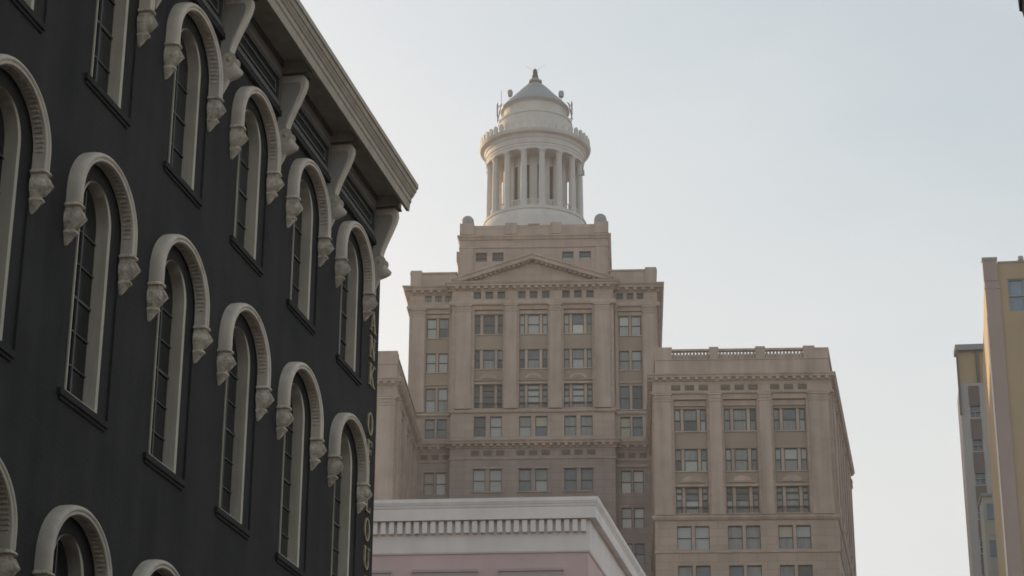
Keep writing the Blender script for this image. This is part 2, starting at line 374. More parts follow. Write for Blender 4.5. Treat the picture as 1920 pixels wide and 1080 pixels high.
# cornice
UC = UE-.27
cr = MB(M['cornice'])
prof = [(0, 17.44), (.54, 17.40), (.54, 17.23), (.60, 17.22), (.615, 17.37), (.635, 17.385), (.64, 17.47), (.66, 17.48), (.67, 17.50), (.70, 17.54), (.70, 17.565), (.72, 17.57), (.74, 17.63), (.74, 17.645), (.765, 17.65), (.765, 17.74), (.74, 17.755), (0, 17.80)]
cr.sweep([(U0, 0), (UC, 0)], prof); cr.build('cornice', bk)
fz = MB(M['friezeg']); fz.box(U0, UE-.05, -.05, -.001, 17.13, 17.43)
fz.box(U0, UE-.05, -.085, -.051, 17.34, 17.43, M['panelg']); fz.box(U0, UE-.05, -.075, -.001, 16.47, 16.56, M['blacktrim']); fz.build('frieze', bk)
BR = [32.25-2.68*k for k in range(0, 9)] + [35.12]
def bracket_mesh():
    b = MB(M['cream'])
    b.box(-.12, .12, -.47, -.052, 17.215, 17.42)                                  # top block
    b.box(-.13, .13, -.48, -.052, 17.19, 17.214, M['panelg'])
    pts = [(-.01, 17.185), (.40, 17.185), (.44, 17.14), (.45, 17.05), (.42, 16.93), (.35, 16.76), (.27, 16.58), (.205, 16.42), (.17, 16.30), (.165, 16.2), (.20, 16.12), (.19, 16.03), (.12, 15.98), (-.01, 16.0)]
    hw = .09
    b.rings([[(x, -e*sc if e > 0 else -e, z) for e, z in pts] for x, sc in ((-hw, .93), (-hw+.02, 1), (hw-.02, 1), (hw, .93))], M['cream'])
    for sx in (-1, 1):
        b.rings([[(sx*xx, -e*k_-.02, 16.6+(z-16.6)*k_) for e, z in pts] for xx, k_ in ((hw-.01, .8), (hw+.012, .78))], M['friezeg'])
    for s in (-1, 1):                                                            # side volutes and sunk scroll
        x0, x1 = sorted((s*hw*.99, s*(hw+.022)))
        b.rings([[(x, -(.15+rr*math.cos(2*PI*j/18)), 16.13+rr*math.sin(2*PI*j/18)) for j in range(18)] for x, rr in ((x0, .115), (x1, .10))], M['cream'])
        b.rings([[(x, -(.15+rr*math.cos(2*PI*j/12)), 16.13+rr*math.sin(2*PI*j/12)) for j in range(12)] for x, rr in ((s*(hw+.0225), .05), (s*(hw+.036), .03))], M['carve'])
    # acanthus drop with its knob
    rs = []
    for z, w_, e in ((16.08, .11, .24), (16.0, .115, .31), (15.95, .10, .35), (15.90, .085, .335), (15.86, .075, .26), (15.83, .07, .15), (15.74, .06, .11), (15.62, .02, .05)):
        rs.append([(math.cos(PI*j/11)*w_, -math.sin(PI*j/11)**.7*e if 0 < j < 11 else 0, z) for j in range(12)])
    b.rings(rs, M['cream'])
    return b.mesh('bracket', 38)
bme = bracket_mesh()
for u in BR: link('bracket', bme, bk, (u, 0, 0))
bs = sorted(BR)
def panel_mesh(hw):
    pn = MB(M['blacktrim']); pn.box(-hw, hw, -.03, -.001, 16.58, 17.12)
    for a, b, c, d in ((-hw, hw, 17.04, 17.12), (-hw, hw, 16.58, 16.66), (-hw, -hw+.09, 16.66, 17.04), (hw-.09, hw, 16.66, 17.04)):
        pn.box(a, b, -.075, -.031, c, d, M['panelg'])
    h = hw-.2
    for a, b, c, d in ((-h, h, 16.92, 16.955), (-h, h, 16.745, 16.78), (-h, -h+.035, 16.78, 16.92), (h-.035, h, 16.78, 16.92)):
        pn.box(a, b, -.055, -.031, c, d, M['panelg'])
    return pn.mesh('frieze_panel')
for a, b in zip(bs[:-1], bs[1:]):
    link('frieze_panel', panel_mesh((b-a)/2-.19), bk, ((a+b)/2, 0, 0))
# gilt letters down the corner: built from strokes, slab serifs
def letter_mesh(ch):
    b = MB(M['gold']); H, W = .40, .30; k = [0]
    def bar(x0, z0, x1, z1, t):
        k[0] += 1; y = -.03-.0012*k[0]
        d = Vector((x1-x0, z1-z0)); n_ = Vector((-d.y, d.x)).normalized()*t/2
        b.extr_y([(x0+n_.x, z0+n_.y), (x1+n_.x, z1+n_.y), (x1-n_.x, z1-n_.y), (x0-n_.x, z0-n_.y)], y, -.001)
    def ell(cx, cz, rx, rz, a0, a1, t0, t1, n=22):
        k[0] += 1; y = -.03-.0012*k[0]; rs = []
        for i in range(n+1):
            a = a0+(a1-a0)*i/n; t = t0+(t1-t0)*abs(math.cos(a)); c, s = math.cos(a), math.sin(a)
            rs.append([(cx+(rx)*c, y, cz+rz*s), (cx+(rx-t)*c, y, cz+(rz-t)*s), (cx+(rx-t)*c, -.001, cz+(rz-t)*s), (cx+rx*c, -.001, cz+rz*s)])
        b.rings(rs, cap=abs(a1-a0) < 6.2)
    T, t = .07, .028; w = W/2; ser = lambda x, z: bar(x-.065, z, x+.065, z, t)
    if ch == 'A':
        bar(-.12, 0, .01, H, t*1.2); bar(.01, H, .12, 0, T); bar(-.08, .13, .08, .13, t); ser(-.12, .012); ser(.12, .012)
    elif ch == 'N':
        bar(-.11, 0, -.11, H, t*1.2); bar(.11, 0, .11, H, t*1.2); bar(-.11, H, .11, 0, T); ser(-.11, .012); ser(-.12, H-.012); ser(.11, H-.012)
    elif ch == 'K':
        bar(-.09, 0, -.09, H, T); bar(-.07, .16, .12, H, t*1.2); bar(-.03, .2, .12, 0, T); ser(-.09, .012); ser(-.09, H-.012); ser(.12, .012); ser(.12, H-.012)
    elif ch == 'O': ell(0, H/2, .165, .21, 0, 2*PI, t, T, 32)
    elif ch == 'F':
        bar(-.07, 0, -.07, H, T); bar(-.13, H-.014, .12, H-.014, t); bar(-.07, .2, .06, .2, t); bar(.115, H, .115, H-.09, t); bar(.06, .25, .06, .15, t); ser(-.07, .012)
    elif ch == 'L':
        bar(-.07, 0, -.07, H, T); bar(-.13, .014, .12, .014, t); bar(.115, 0, .115, .1, t); ser(-.07, H-.012)
    elif ch == 'U':
        bar(-.10, .14, -.10, H, T); bar(.12, .14, .12, H, t*1.2); ell(.005, .15, .135, .15, PI, 2*PI, t, T*.8); ser(-.10, H-.012); ser(.12, H-.012)
    elif ch == 'I': bar(0, 0, 0, H, T); ser(0, .012); ser(0, H-.012)
    elif ch == 'S':
        ell(0, .295, .115, .115, .25*PI, 1.45*PI, t, T*.8); ell(0, .105, .125, .115, -.75*PI, .5*PI, t, T*.8)
    elif ch == 'B':
        bar(-.09, 0, -.09, H, T); ell(-.03, .3, .13, .105, -PI/2, PI/2, t, T); ell(-.03, .1, .15, .11, -PI/2, PI/2, t, T)
        bar(-.14, H-.012, -.02, H-.012, t); bar(-.14, .012, -.02, .012, t); bar(-.09, .205, -.02, .205, t)
    return b.mesh('letter')
LET = {}
z = 15.53
for ch in 'BANK OF LOUISIANA':
    if ch == ' ': z -= .39; continue
    if ch not in LET: LET[ch] = letter_mesh(ch)
    o = link('letter', LET[ch], bk, (35.14, -.0, z-.2)); o['label'] = 'gilt raised letter ' + ch
    z -= .515
# ground floor shopfront piers
gf = MB(M['blacktrim'])
for c in CENT: gf.box(c+1.0, c+1.66, -.06, -.001, .12, 3.6)
gf.box(U0, UE, -.10, -.002, 3.6, 4.0); gf.build('shopfront', bk)

# ------------------------------------------------------------------ 2. the tan tower with its white lantern
HA = R(3.2)
AX = Vector((math.cos(HA), -math.sin(HA), 0)); BX = Vector((math.sin(HA), math.cos(HA), 0))
org = AX*(-9.3) + BX*205
hb = thing('tower_building', 'tall tan stone tower with two wings, topped by a round white columned lantern', 'building', (org.x, org.y, 0), -HA)
PANES = dict(d='g_dark', b='g_blue', g='g_grey', p='g_pale', w='g_white', y='g_yel')
def sash(fr, pn, x0, x1, z0, z1, y, up_='g', lo='g', t=.07, split=.5):
    """double hung sash: frame boxes in fr, panes in pn, both set y deep"""
    zm = z0+(z1-z0)*split
    fr.box(x0, x0+t, y-.06, y+.03, z0, z1); fr.box(x1-t, x1, y-.06, y+.03, z0, z1)
    fr.box(x0+t, x1-t, y-.062, y+.03, z0, z0+t); fr.box(x0+t, x1-t, y-.062, y+.03, z1-t*1.3, z1); fr.box(x0+t, x1-t, y-.058, y+.03, zm-t*.7, zm+t*.7)
    pn.quad((x0+t, y, zm), (x1-t, y, zm), (x1-t, y, z1-t), (x0+t, y, z1-t), M[PANES[up_]])
    pn.quad((x0+t, y+.02, z0+t), (x1-t, y+.02, z0+t), (x1-t, y+.02, zm), (x0+t, y+.02, zm), M[PANES[lo]])
def finish(fr, pn, name='window'):
    o = fr.build(name, hb); pn.build('pane', o); return o
def rnd(): return random.choice('ggpdbgpg') 
def tri_window(c, z0, z1, y, code=None, T=None, tall=False):
    fr = MB(M['sash']); pn = MB(M['g_grey']); fr.T = pn.T = T
    xs = [(-1.42, -.88), (-.60, .60), (.88, 1.42)]
    code = code or [(rnd(), rnd()) for _ in xs]
    for (a, b), (u_, l_) in zip(xs, code):
        if tall:
            zt = z1-.55; zb = z0+.62
            sash(fr, pn, c+a, c+b, zb, zt, y, u_, l_)
            sash(fr, pn, c+a, c+b, zt+.005, z1, y, u_, u_, split=.1)
            sash(fr, pn, c+a, c+b, z0, zb-.005, y, 'd' if l_ in 'dg' else 'g', l_, split=.85)
        else: sash(fr, pn, c+a, c+b, z0, z1, y, u_, l_)
    for a, b in ((-.877, -.603), (.603, .877)): fr.box(c+a, c+b, y-.12, y+.03, z0, z1, M['stone2'])
    if tall:   # little balcony rail
        for k in range(15): fr.box(c-1.36+k*.19, c-1.33+k*.19, y-.20, y-.17, z0+.03, z0+.55)
        fr.box(c-1.42, c+1.42, y-.21, y-.16, z0+.551, z0+.6); fr.box(c-1.42, c+1.42, y-.21, y-.16, z0, z0+.03)
    return finish(fr, pn)
def pair(c, z0, z1, y, w, gap, codes=None, T=None):
    for i, s in enumerate((-1, 1)):
        fr = MB(M['sash']); pn = MB(M['g_grey']); fr.T = pn.T = T
        x0, x1 = (c-gap/2-w, c-gap/2) if s < 0 else (c+gap/2, c+gap/2+w)
        cd = codes[i] if codes else (rnd(), rnd())
        sash(fr, pn, x0, x1, z0, z1, y, cd[0], cd[1], .06)
        finish(fr, pn)
BAY = [-4.45, .08, 4.58]; SID = [-9.75, 9.85]
YC, YS = -1.0, 0.0
CX0, CX1, TX0, TX1 = -8.2, 8.2, -12.65, 12.65
WZ = [(75.5, 77.6), (71.8, 73.85), (67.6, 70.1)]
LOWZ = [(58.9, 61.2), (55.35, 57.4), (51.75, 53.8), (48.1, 50.2), (44.5, 46.6)]
tw = MB(M['stone'])
# upper zone: bays sunk .4 behind the pilasters
def bayzone(xc0, xc1, y, z0, z1, holes, dd=.4):
    tw.wall(xc0, xc1, z0, z1, holes, y+dd, .3, M['spandrel'])
    tw.quad((xc0, y, z0), (xc0, y, z1), (xc0, y+dd, z1), (xc0, y+dd, z0)); tw.quad((xc1, y, z0), (xc1, y, z1), (xc1, y+dd, z1), (xc1, y+dd, z0))
    tw.quad((xc0, y, z0), (xc1, y, z0), (xc1, y+dd, z0), (xc0, y+dd, z0)); tw.quad((xc0, y, z1), (xc1, y, z1), (xc1, y+dd, z1), (xc0, y+dd, z1))
ZA, ZB = 67.35, 78.05
cholesC = [(c-1.45, c+1.45, ZA, ZB) for c in BAY]
tw.wall(CX0, CX1, ZA, ZB, cholesC, YC, .0)
for c in BAY: bayzone(c-1.45, c+1.45, YC, ZA, ZB, [(c-1.42, c+1.42, a, b) for a, b in WZ])
for lo_, hi_ in ((TX0, CX0), (CX1, TX1)):
    c = SID[0] if lo_ < 0 else SID[1]
    tw.wall(lo_, hi_, ZA, ZB, [(c-1.2, c+1.2, ZA, ZB)], YS, 0)
    bayzone(c-1.2, c+1.2, YS, ZA, ZB, [(c-1.12, c+1.12, a, b) for a, b in WZ], .3)
# w4 storey, frieze, lower storeys
ATT = [(x+BAY[k]-.0, x+BAY[k]+.78) for k in range(3) for x in (-1.58, -.36, .87)]
sATT = [(x+c, x+c+.68) for c in SID for x in (-1.34, -.3, .74)]
tw.wall(CX0, CX1, 63.5, ZA, [(c+s*.81-.6, c+s*.81+.6, 64.55, 66.65) for c in BAY for s in (-1, 1)], YC, .35)
tw.wall(CX0, CX1, 40, 63.5, [(c+s*.81-.6, c+s*.81+.6, a, b) for c in BAY for s in (-1, 1) for a, b in LOWZ], YC, .35, M['stone_grey'])
tw.wall(CX0, CX1, ZB, 80.9, [(a, b, 79.2, 80.0) for a, b in ATT], YC, .35)
for lo_, hi_ in ((TX0, CX0), (CX1, TX1)):
    c = SID[0] if lo_ < 0 else SID[1]
    tw.wall(lo_, hi_, 63.5, ZA, [(c+s*.6-.5, c+s*.6+.5, 64.7, 66.75) for s in (-1, 1)], YS, .35)
    tw.wall(lo_, hi_, 40, 63.5, [(c+s*.6-.5, c+s*.6+.5, a, b) for s in (-1, 1) for a, b in LOWZ], YS, .35, M['stone_grey'])
    tw.wall(lo_, hi_, ZB, 80.9, [(a, b, 79.3, 80.0) for a, b in sATT if lo_ < a < hi_], YS, .35)
for x in (CX0, CX1): tw.quad((x, YC, 40), (x, YS, 40), (x, YS, 80.9), (x, YC, 80.9))
for x in (TX0, TX1): tw.quad((x, YS, 0), (x, 26, 0), (x, 26, 80.9), (x, YS, 80.9))
tw.quad((TX0, 26, 0), (TX1, 26, 0), (TX1, 26, 80.9), (TX0, 26, 80.9))
tw.quad((CX0, YC, 0), (CX1, YC, 0), (CX1, YC, 40), (CX0, YC, 40)); tw.quad((TX0, YS, 0), (TX1, YS, 0), (TX1, YS, 40), (TX0, YS, 40))
tw.build('tower_wall', hb)
# pilasters with capitals and bases
pl = MB(M['stone2'])
def pilaster(mb, x0, x1, y, z0, z1, e=.22):
    mb.box(x0, x1, y-e, y-.001, z0+.9, z1-.75); mb.box(x0-.08, x1+.08, y-e-.08, y-.002, z0, z0+.9)
    mb.box(x0-.05, x1+.05, y-e-.05, y-.001, z1-.75, z1-.62); mb.box(x0-.12, x1+.12, y-e-.12, y-.002, z1-.16, z1)
    mb.box(x0-.02, x1+.02, y-e-.03, y-.003, z1-.62, z1-.16)
    for i in range(4):
        xx = x0+(x1-x0)*(i+.5)/4
        mb.box(xx-.12, xx+.12, y-e-.09, y-e-.031, z1-.5, z1-.2)
for x0, x1 in ((-7.75, -6.25), (-2.78, -1.6), (1.75, 2.9), (6.3, 7.8)): pilaster(pl, x0, x1, YC, 67.4, 78.5)
for c in SID:
    for x0, x1 in ((c-2.6 if c < 0 else c-1.5, c-1.3), (c+1.3, c+1.5 if c < 0 else c+2.6)): pilaster(pl, x0, x1, YS, 67.4, 78.5, .18)
pl.build('pilaster', hb)
FRONT = [(TX0, 26), (TX0, YS), (CX0, YS), (CX0, YC), (CX1, YC), (CX1, YS), (TX1, YS), (TX1, 26)]
en = MB(M['stone2'])
en.sweep(FRONT, [(0, 78.5), (.24, 78.5), (.28, 78.62), (.28, 78.78), (.2, 78.84), (.2, 79.0), (0, 79.02)])
en.sweep(FRONT, [(0, 80.08), (.1, 80.1), (.12, 80.2), (.3, 80.42), (.55, 80.45), (.57, 80.62), (.66, 80.7), (.74, 80.84), (.74, 80.9), (0, 80.95)])
en.along(FRONT, .72, .34, .1, .5, 80.2, 80.44, margin=.5)
en.build('cornice', hb)
bc = MB(M['stone2'])
LF = [(TX0+.3, YS), (CX0, YS), (CX0, YC), (CX1, YC), (CX1, YS), (TX1-.3, YS)]
bc.sweep(LF, [(0, 63.3), (.1, 63.32), (.12, 63.5), (.25, 63.66), (.5, 63.7), (.52, 63.86), (.6, 63.96), (.63, 64.06), (0, 64.3)])
bc.along(LF, .72, .32, .1, .45, 63.46, 63.69, margin=.4)
bc.sweep(LF, [(0, 62.15), (.1, 62.17), (.12, 62.3), (0, 62.36)])
bc.sweep(LF, [(0, 66.98), (.14, 67.0), (.2, 67.12), (.2, 67.3), (0, 67.36)])
for k, c in enumerate(BAY):
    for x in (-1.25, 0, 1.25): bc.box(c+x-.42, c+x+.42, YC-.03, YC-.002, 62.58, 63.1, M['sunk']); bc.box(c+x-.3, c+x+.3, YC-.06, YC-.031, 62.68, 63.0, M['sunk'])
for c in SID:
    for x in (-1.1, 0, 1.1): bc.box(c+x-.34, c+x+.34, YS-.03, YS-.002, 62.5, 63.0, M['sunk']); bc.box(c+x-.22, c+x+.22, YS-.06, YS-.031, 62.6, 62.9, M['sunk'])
for c in BAY:
    for a, b in LOWZ[:2]: bc.box(c-1.62, c+1.62, YC-.10, YC-.001, b+.02, b+.16); bc.box(c-1.6, c+1.6, YC-.12, YC-.001, a-.14, a-.01)
bc.build('belt_course', hb)
# window surrounds
CODES = [[('d','d'),('d','d'),('d','d')], [('p','p'),('p','p'),('p','p')], [('p','p'),('b','w'),('b','g')],
         [('d','d'),('b','g'),('g','d')], [('b','d'),('b','g'),('b','d')], [('g','g'),('g','p'),('g','g')],
         [('d','d'),('d','d'),('d','d')], [('g','g'),('p','p'),('g','g')], [('g','p'),('p','p'),('g','g')]]
class Bits:                                     # each sill, lintel and lunette becomes a part of its own
    def __init__(s): s.n = 'window_sill'
    def box(s, *a):
        m_ = MB(M['stone2']); m_.box(*a); m_.build(s.n, hb)
    def extr_y(s, p, a, b, m):
        m_ = MB(m); m_.extr_y(p, a, b); m_.build('lunette', hb)
sr = Bits()
for k, c in enumerate(BAY):
    for j, (a, b) in enumerate(WZ):
        tri_window(c, a, b, YC+.62, CODES[j*3+k], tall=(j == 2))
        sr.box(c-1.43, c+1.43, YC+.30, YC+.397, a-.12, a-.005)
    zt = WZ[2][1]
    sr.box(c-1.44, c+1.44, YC+.2, YC+.395, zt+.03, zt+.2); sr.box(c-1.44, c+1.44, YC+.25, YC+.395, zt+.42, zt+.52)
    sr.extr_y([(c+.85*math.cos(PI*i/12), zt+.56+.55*math.sin(PI*i/12)) for i in range(13)], YC+.22, YC+.395, M['stone2'])
    sr.extr_y([(c+.62*math.cos(PI*i/12), zt+.6+.36*math.sin(PI*i/12)) for i in range(13)], YC+.19, YC+.219, M['spandrel'])
    sr.box(c-1.44, c+1.44, YC+.25, YC+.396, ZB-.42, ZB-.06)
    pair(c, 64.55, 66.65, YC+.3, 1.2, .42, {0: [('d','d'),('p','p')], 1: [('g','p'),('y','b')], 2: [('g','g'),('g','g')]}[k])
    pair(c, 58.9, 61.2, YC+.3, 1.2, .42, {0: [('p','p'),('p','p')], 1: [('g','b'),('g','p')], 2: [('b','b'),('b','b')]}[k])
    pair(c, 55.35, 57.4, YC+.3, 1.2, .42)
sc_ = {0: [[('p','p'),('g','d')], [('p','p'),('p','p')], [('g','p'),('p','g')], [('g','b'),('b','b')], [('y','y'),('w','w')]],
       1: [[('w','p'),('p','p')], [('g','g'),('p','g')], [('b','b'),('d','d')], [('y','y'),('b','b')], [('p','w'),('w','p')]]}
for k, c in enumerate(SID):
    for j, (a, b) in enumerate(WZ):
        pair(c, a, b, YS+.5, .98, .24, sc_[k][j])
        mu = MB(M['stone2']); mu.box(c-.118, c+.118, YS+.3, YS+.55, a+.001, b-.001); mu.build('mullion', hb)
        sr.box(c-1.18, c+1.18, YS+.20, YS+.297, a-.12, a-.005)
    sr.box(c-1.18, c+1.18, YS+.2, YS+.296, ZB-.42, ZB-.06); sr.box(c-1.18, c+1.18, YS+.18, YS+.296, 70.4, 70.55)
    pair(c, 64.7, 66.75, YS+.3, 1.0, .2, sc_[k][3])
    for j, (a, b) in enumerate(LOWZ[:3] if k else LOWZ[:1]): pair(c, a, b, YS+.3, 1.0, .2, sc_[k][4] if j < 2 else None)
sr.box(SID[1]-1.55, SID[1]+1.55, YS-.2, YS-.001, 61.5, 61.75)
for k, (a, b) in enumerate(ATT):
    fr = MB(M['sash']); pn = MB(M['g_dark']); fr.box(a, b, YC+.2, YC+.29, 79.2, 79.26); fr.box((a+b)/2-.03, (a+b)/2+.03, YC+.2, YC+.29, 79.261, 80.0)
    pn.quad((a, YC+.3, 79.2), (b, YC+.3, 79.2), (b, YC+.3, 80.0), (a, YC+.3, 80.0), M['g_dark']); finish(fr, pn, 'attic_window')
for k, (a, b) in enumerate(sATT):
    m_ = M['g_grey'] if k < 3 else M['g_dark']
    fr = MB(M['sash']); pn = MB(m_); fr.box(a, b, .2, .29, 79.3, 79.36); fr.box((a+b)/2-.03, (a+b)/2+.03, .2, .29, 79.361, 80.0)
    pn.quad((a, .3, 79.3), (b, .3, 79.3), (b, .3, 80.0), (a, .3, 80.0), m_); finish(fr, pn, 'attic_window')
# pediment
pd = MB(M['stone2'])
PX, PZ0, PZ1 = 8.1, 80.955, 83.6
pd.extr_y([(-PX+.6, PZ0), (PX-.6, PZ0), (0, PZ1-.35)], YC-.02, YC+1.5, M['stone'])
for s in (-1, 1):
    sl0 = (PZ1-PZ0)/PX
    n_ = [(s*PX, PZ0), (s*PX, PZ0+.12), (s*0.0001, PZ1+.12), (s*0.0001, PZ1-.32), (s*(PX-.95), PZ0)]
    pd.extr_y(n_, YC-.75, YC-.021)
    n2 = [(s*(PX+.15), PZ0+.12), (s*(PX+.15), PZ0+.24), (s*.0001, PZ1+.3), (s*.0001, PZ1+.121), (s*PX, PZ0+.121)]
    pd.extr_y(n2, YC-.85, YC+1.9)
    for i in range(14):
        t = (i+.7)/14.6; x = s*(PX-1.0)*(1-t); z = PZ0+(PZ1-.32-PZ0)*t
        pd.add([(x-.17, YC-.5, z-.17-sl0*.17*0), (x+.17, YC-.5, z-.17), (x+.17, YC-.03, z-.17), (x-.17, YC-.03, z-.17),
                (x-.17, YC-.5, z+.02), (x+.17, YC-.5, z+.02), (x+.17, YC-.03, z+.02), (x-.17, YC-.03, z+.02)],
               [(3,2,1,0),(4,5,6,7),(0,1,5,4),(1,2,6,5),(2,3,7,6),(3,0,4,7)])
pd.build('pediment', hb)
for x0, x1, px in ((TX0+.05, CX0+.3, TX0+.05), (CX1-.3, TX1-.05, TX1-1.15)):
    pa = MB(M['stone']); pa.box(x0, x1, .15, 20, 80.951, 82.45); pa.box(x0-.1, x1+.1, .05, 20.1, 82.451, 82.62, M['stone2']); pa.box(px-.03, px+1.13, -.02, 1.2, 80.952, 82.8, M['stone2']); pa.build('parapet', hb)
# upper square attic
AX0, AX1, AY = -7.65, 7.75, 1.0
at = MB(M['stone'])
AW = [(-6.0, -4.84), (-4.28, -3.12), (2.96, 4.12), (4.73, 5.94)]
at.wall(AX0, AX1, 80.9, 88.12, [(a, b, 84.1, 85.1) for a, b in AW], AY, .35)
at.quad((AX0, AY, 80.9), (AX0, 20, 80.9), (AX0, 20, 88.12), (AX0, AY, 88.12)); at.quad((AX1, AY, 80.9), (AX1, 20, 80.9), (AX1, 20, 88.12), (AX1, AY, 88.12))
at.quad((AX0, 20, 80.9), (AX1, 20, 80.9), (AX1, 20, 88.12), (AX0, 20, 88.12)); at.quad((AX0, AY, 88.12), (AX1, AY, 88.12), (AX1, 20, 88.12), (AX0, 20, 88.12))
SQ = [(AX0, 20), (AX0, AY), (AX1, AY), (AX1, 20)]
at.sweep(SQ, [(0, 80.96), (.4, 80.97), (.4, 84.7), (.2, 84.95), (0, 85.0)], M['stone2']) if False else None
at.sweep(SQ, [(0, 86.45), (.12, 86.5), (.2, 86.75), (.28, 86.8), (.28, 86.98), (0, 87.1)], M['stone2'])
at.sweep(SQ, [(0, 85.55), (.1, 85.57), (.1, 85.7), (0, 85.74)], M['stone2'])
for x0, x1 in ((AX0-.03, AX0+1.45), (-2.95, -1.75), (1.75, 2.95), (AX1-1.45, AX1+.03)):
    at.box(x0, x1, AY-.14, AY-.001, 87.1, 88.36, M['stone2']); at.box(x0, x1, AY, AY+1.2, 88.121, 88.36, M['stone2'])
    at.box(x0+.1, x1-.1, AY-.1, AY-.002, 81, 85.54, M['stone2']) if abs(x0) > 3 else None
at.box(-.6, .6, AY-.1, AY+.8, 88.122, 88.26, M['stone2'])
for x0, x1, x2, x3 in ((AX0-.40, AX0-.001, AX0-.22, AX0-.001), (AX1+.001, AX1+.28, AX1+.001, AX1+.16)):
    at.box(x0, x1, AY+.6, 19, 84.5, 85.5, M['stone2']); at.box(x2, x3, AY+.6, 19, 81, 84.499, M['stone2'])
at.build('attic_wall', hb)
for k, (a, b) in enumerate(AW):
    fr = MB(M['sash']); pn = MB(M['g_dark']); sash(fr, pn, a, b, 84.1, 85.1, AY+.3, 'd' if k < 2 else 'b', 'd' if k < 2 else 'p', .06); finish(fr, pn, 'attic_window')
# egg shaped stone balls on the corners
for x in (-6.95, 6.95):
    b = MB(M['roofw']); b.lathe(x, 1.9, [(.05, 88.36), (.58, 88.365), (.62, 88.5), (.66, 88.75), (.66, 89.0), (.58, 89.28), (.38, 89.5), (.05, 89.6)], 24); b.build('corner_finial', hb, 40)
# lantern
lx, ly = -.3, 11.0
ln = MB(M['white'])
ln.lathe(lx, ly, [(6.25, 88.302), (6.15, 90.3), (6.0, 91.0), (5.85, 91.5), (5.6, 91.85), (5.55, 91.95), (5.66, 92.0), (5.66, 92.22), (5.5, 92.24), (5.5, 92.4), (.1, 92.41)], 96)
lant = ln.build('lantern', hb, 30)
ce = MB(M['white'])
ce.lathe(lx, ly, [(3.5, 92.42), (3.5, 93.2), (3.35, 93.25), (3.35, 99.6)], 64, cap=False)
for k in range(16):
    a = 2*PI*(k+.5)/16 - .2 + PI/16*0
    T = Matrix.Translation((lx, ly, 0)) @ Matrix.Rotation(a, 4, 'Z'); ce.T = T
    ce.box(3.3, 3.52, -.42, .42, 93.21, 99.3)
    ce.T = None
ce.build('cella', lant, 30)
sw = MB(M['sash'])  # slits are flat dark strips; their recess shade is put into the colour
for k in range(16):
    a = 2*PI*k/16 - .2
    sw.T = Matrix.Translation((lx, ly, 0)) @ Matrix.Rotation(a, 4, 'Z'); sw.box(3.3, 3.38, -.2, .2, 94.0, 98.0); sw.T = None
sw.build('slit_window', lant)
colm = MB(M['white'])
colm.lathe(0, 0, [(.46, 92.401), (.46, 92.6), (.42, 92.63), (.44, 92.76), (.37, 92.84), (.365, 95.0), (.31, 98.55), (.34, 98.58), (.34, 98.66), (.31, 98.68), (.42, 98.9), (.42, 98.93)], 20)
colm.box(-.44, .44, -.44, .44, 98.931, 99.12)
cm = colm.mesh('column', 35)
for k in range(16):
    a = -PI/2 + R(10.6) + R(.5) + 2*PI*k/16
    o = link('column', cm, lant, (lx+5.0*math.cos(a), ly+5.0*math.sin(a), 0)); o.rotation_euler = (0, 0, a)
rl = MB(M['white'])
rl.lathe(lx, ly, [(4.98, 93.2), (5.06, 93.2), (5.06, 93.3), (4.98, 93.3), (4.98, 93.2)], 96, cap=False)
for k in range(96):
    a = 2*PI*k/96; rl.tube((lx+5.02*math.cos(a), ly+5.02*math.sin(a), 92.41), (lx+5.02*math.cos(a), ly+5.02*math.sin(a), 93.2), .05, n=5)
rl.build('railing', lant)
eb = MB(M['white'])
eb.lathe(lx, ly, [(4.55, 99.121), (5.35, 99.122), (5.35, 99.45), (5.4, 99.47), (5.4, 99.75), (5.48, 99.8), (5.42, 99.86), (5.42, 100.4), (5.5, 100.45), (5.62, 100.75), (5.9, 100.85), (6.05, 100.9), (6.08, 101.0), (6.15, 101.1), (6.18, 101.28), (6.1, 101.34), (3.9, 101.6)], 128)
eb.lathe(lx, ly, [(3.2, 99.2), (4.56, 99.2)], 64, cap=False)
eb.build('entablature', lant, 28)
cs = MB(M['white'])
for k in range(46):
    a = 2*PI*k/46
    cs.T = Matrix.Translation((lx, ly, 0)) @ Matrix.Rotation(a, 4, 'Z')
    pr = [(-.2, 101.3), (.2, 101.3), (.26, 101.6), (.26, 101.85), (.17, 102.1), (0, 102.2), (-.17, 102.1), (-.26, 101.85), (-.26, 101.6)]
    cs.extr_x([(y, z) for y, z in pr], 5.88, 6.08)
cs.T = None
cs.build('crest', lant)
dr = MB(M['white'])
dr.lathe(lx, ly, [(4.2, 101.55), (4.08, 102.1), (4.02, 104.1), (4.12, 104.2), (4.12, 104.4), (3.95, 104.45), (3.5, 104.5), (3.5, 105.75), (3.85, 105.85)], 96, cap=False)
dr.build('upper_drum', lant, 30)
rf = MB(M['roofw'])
rf.lathe(lx, ly, [(3.4, 105.83), (3.8, 105.85), (3.85, 106.0), (3.8, 106.12), (3.3, 106.7), (2.4, 107.65), (1.5, 108.65), (1.0, 109.15), (.6, 109.42), (.55, 109.5), (.75, 109.55), (.78, 109.75), (.5, 109.85), (.4, 110.1)], 72)
rf.build('cone_roof', lant, 25)
fn = MB(M['copper']); fn.lathe(lx, ly, [(.42, 110.08), (.34, 110.4), (.26, 110.75), (.3, 110.85), (.24, 111.0), (.2, 111.2), (.06, 111.35)], 20)
for a in (.3, 1.5, 2.6, 3.6, 4.8, 5.7):
    fn.tube((lx+.1*math.cos(a), ly+.1*math.sin(a), 111.0), (lx+1.2*math.cos(a), ly+1.2*math.sin(a), 111.8+.3*math.sin(3*a)), .011, .006, 5, M['metal'])
fn.build('finial', lant, 40)
an = MB(M['metal'])
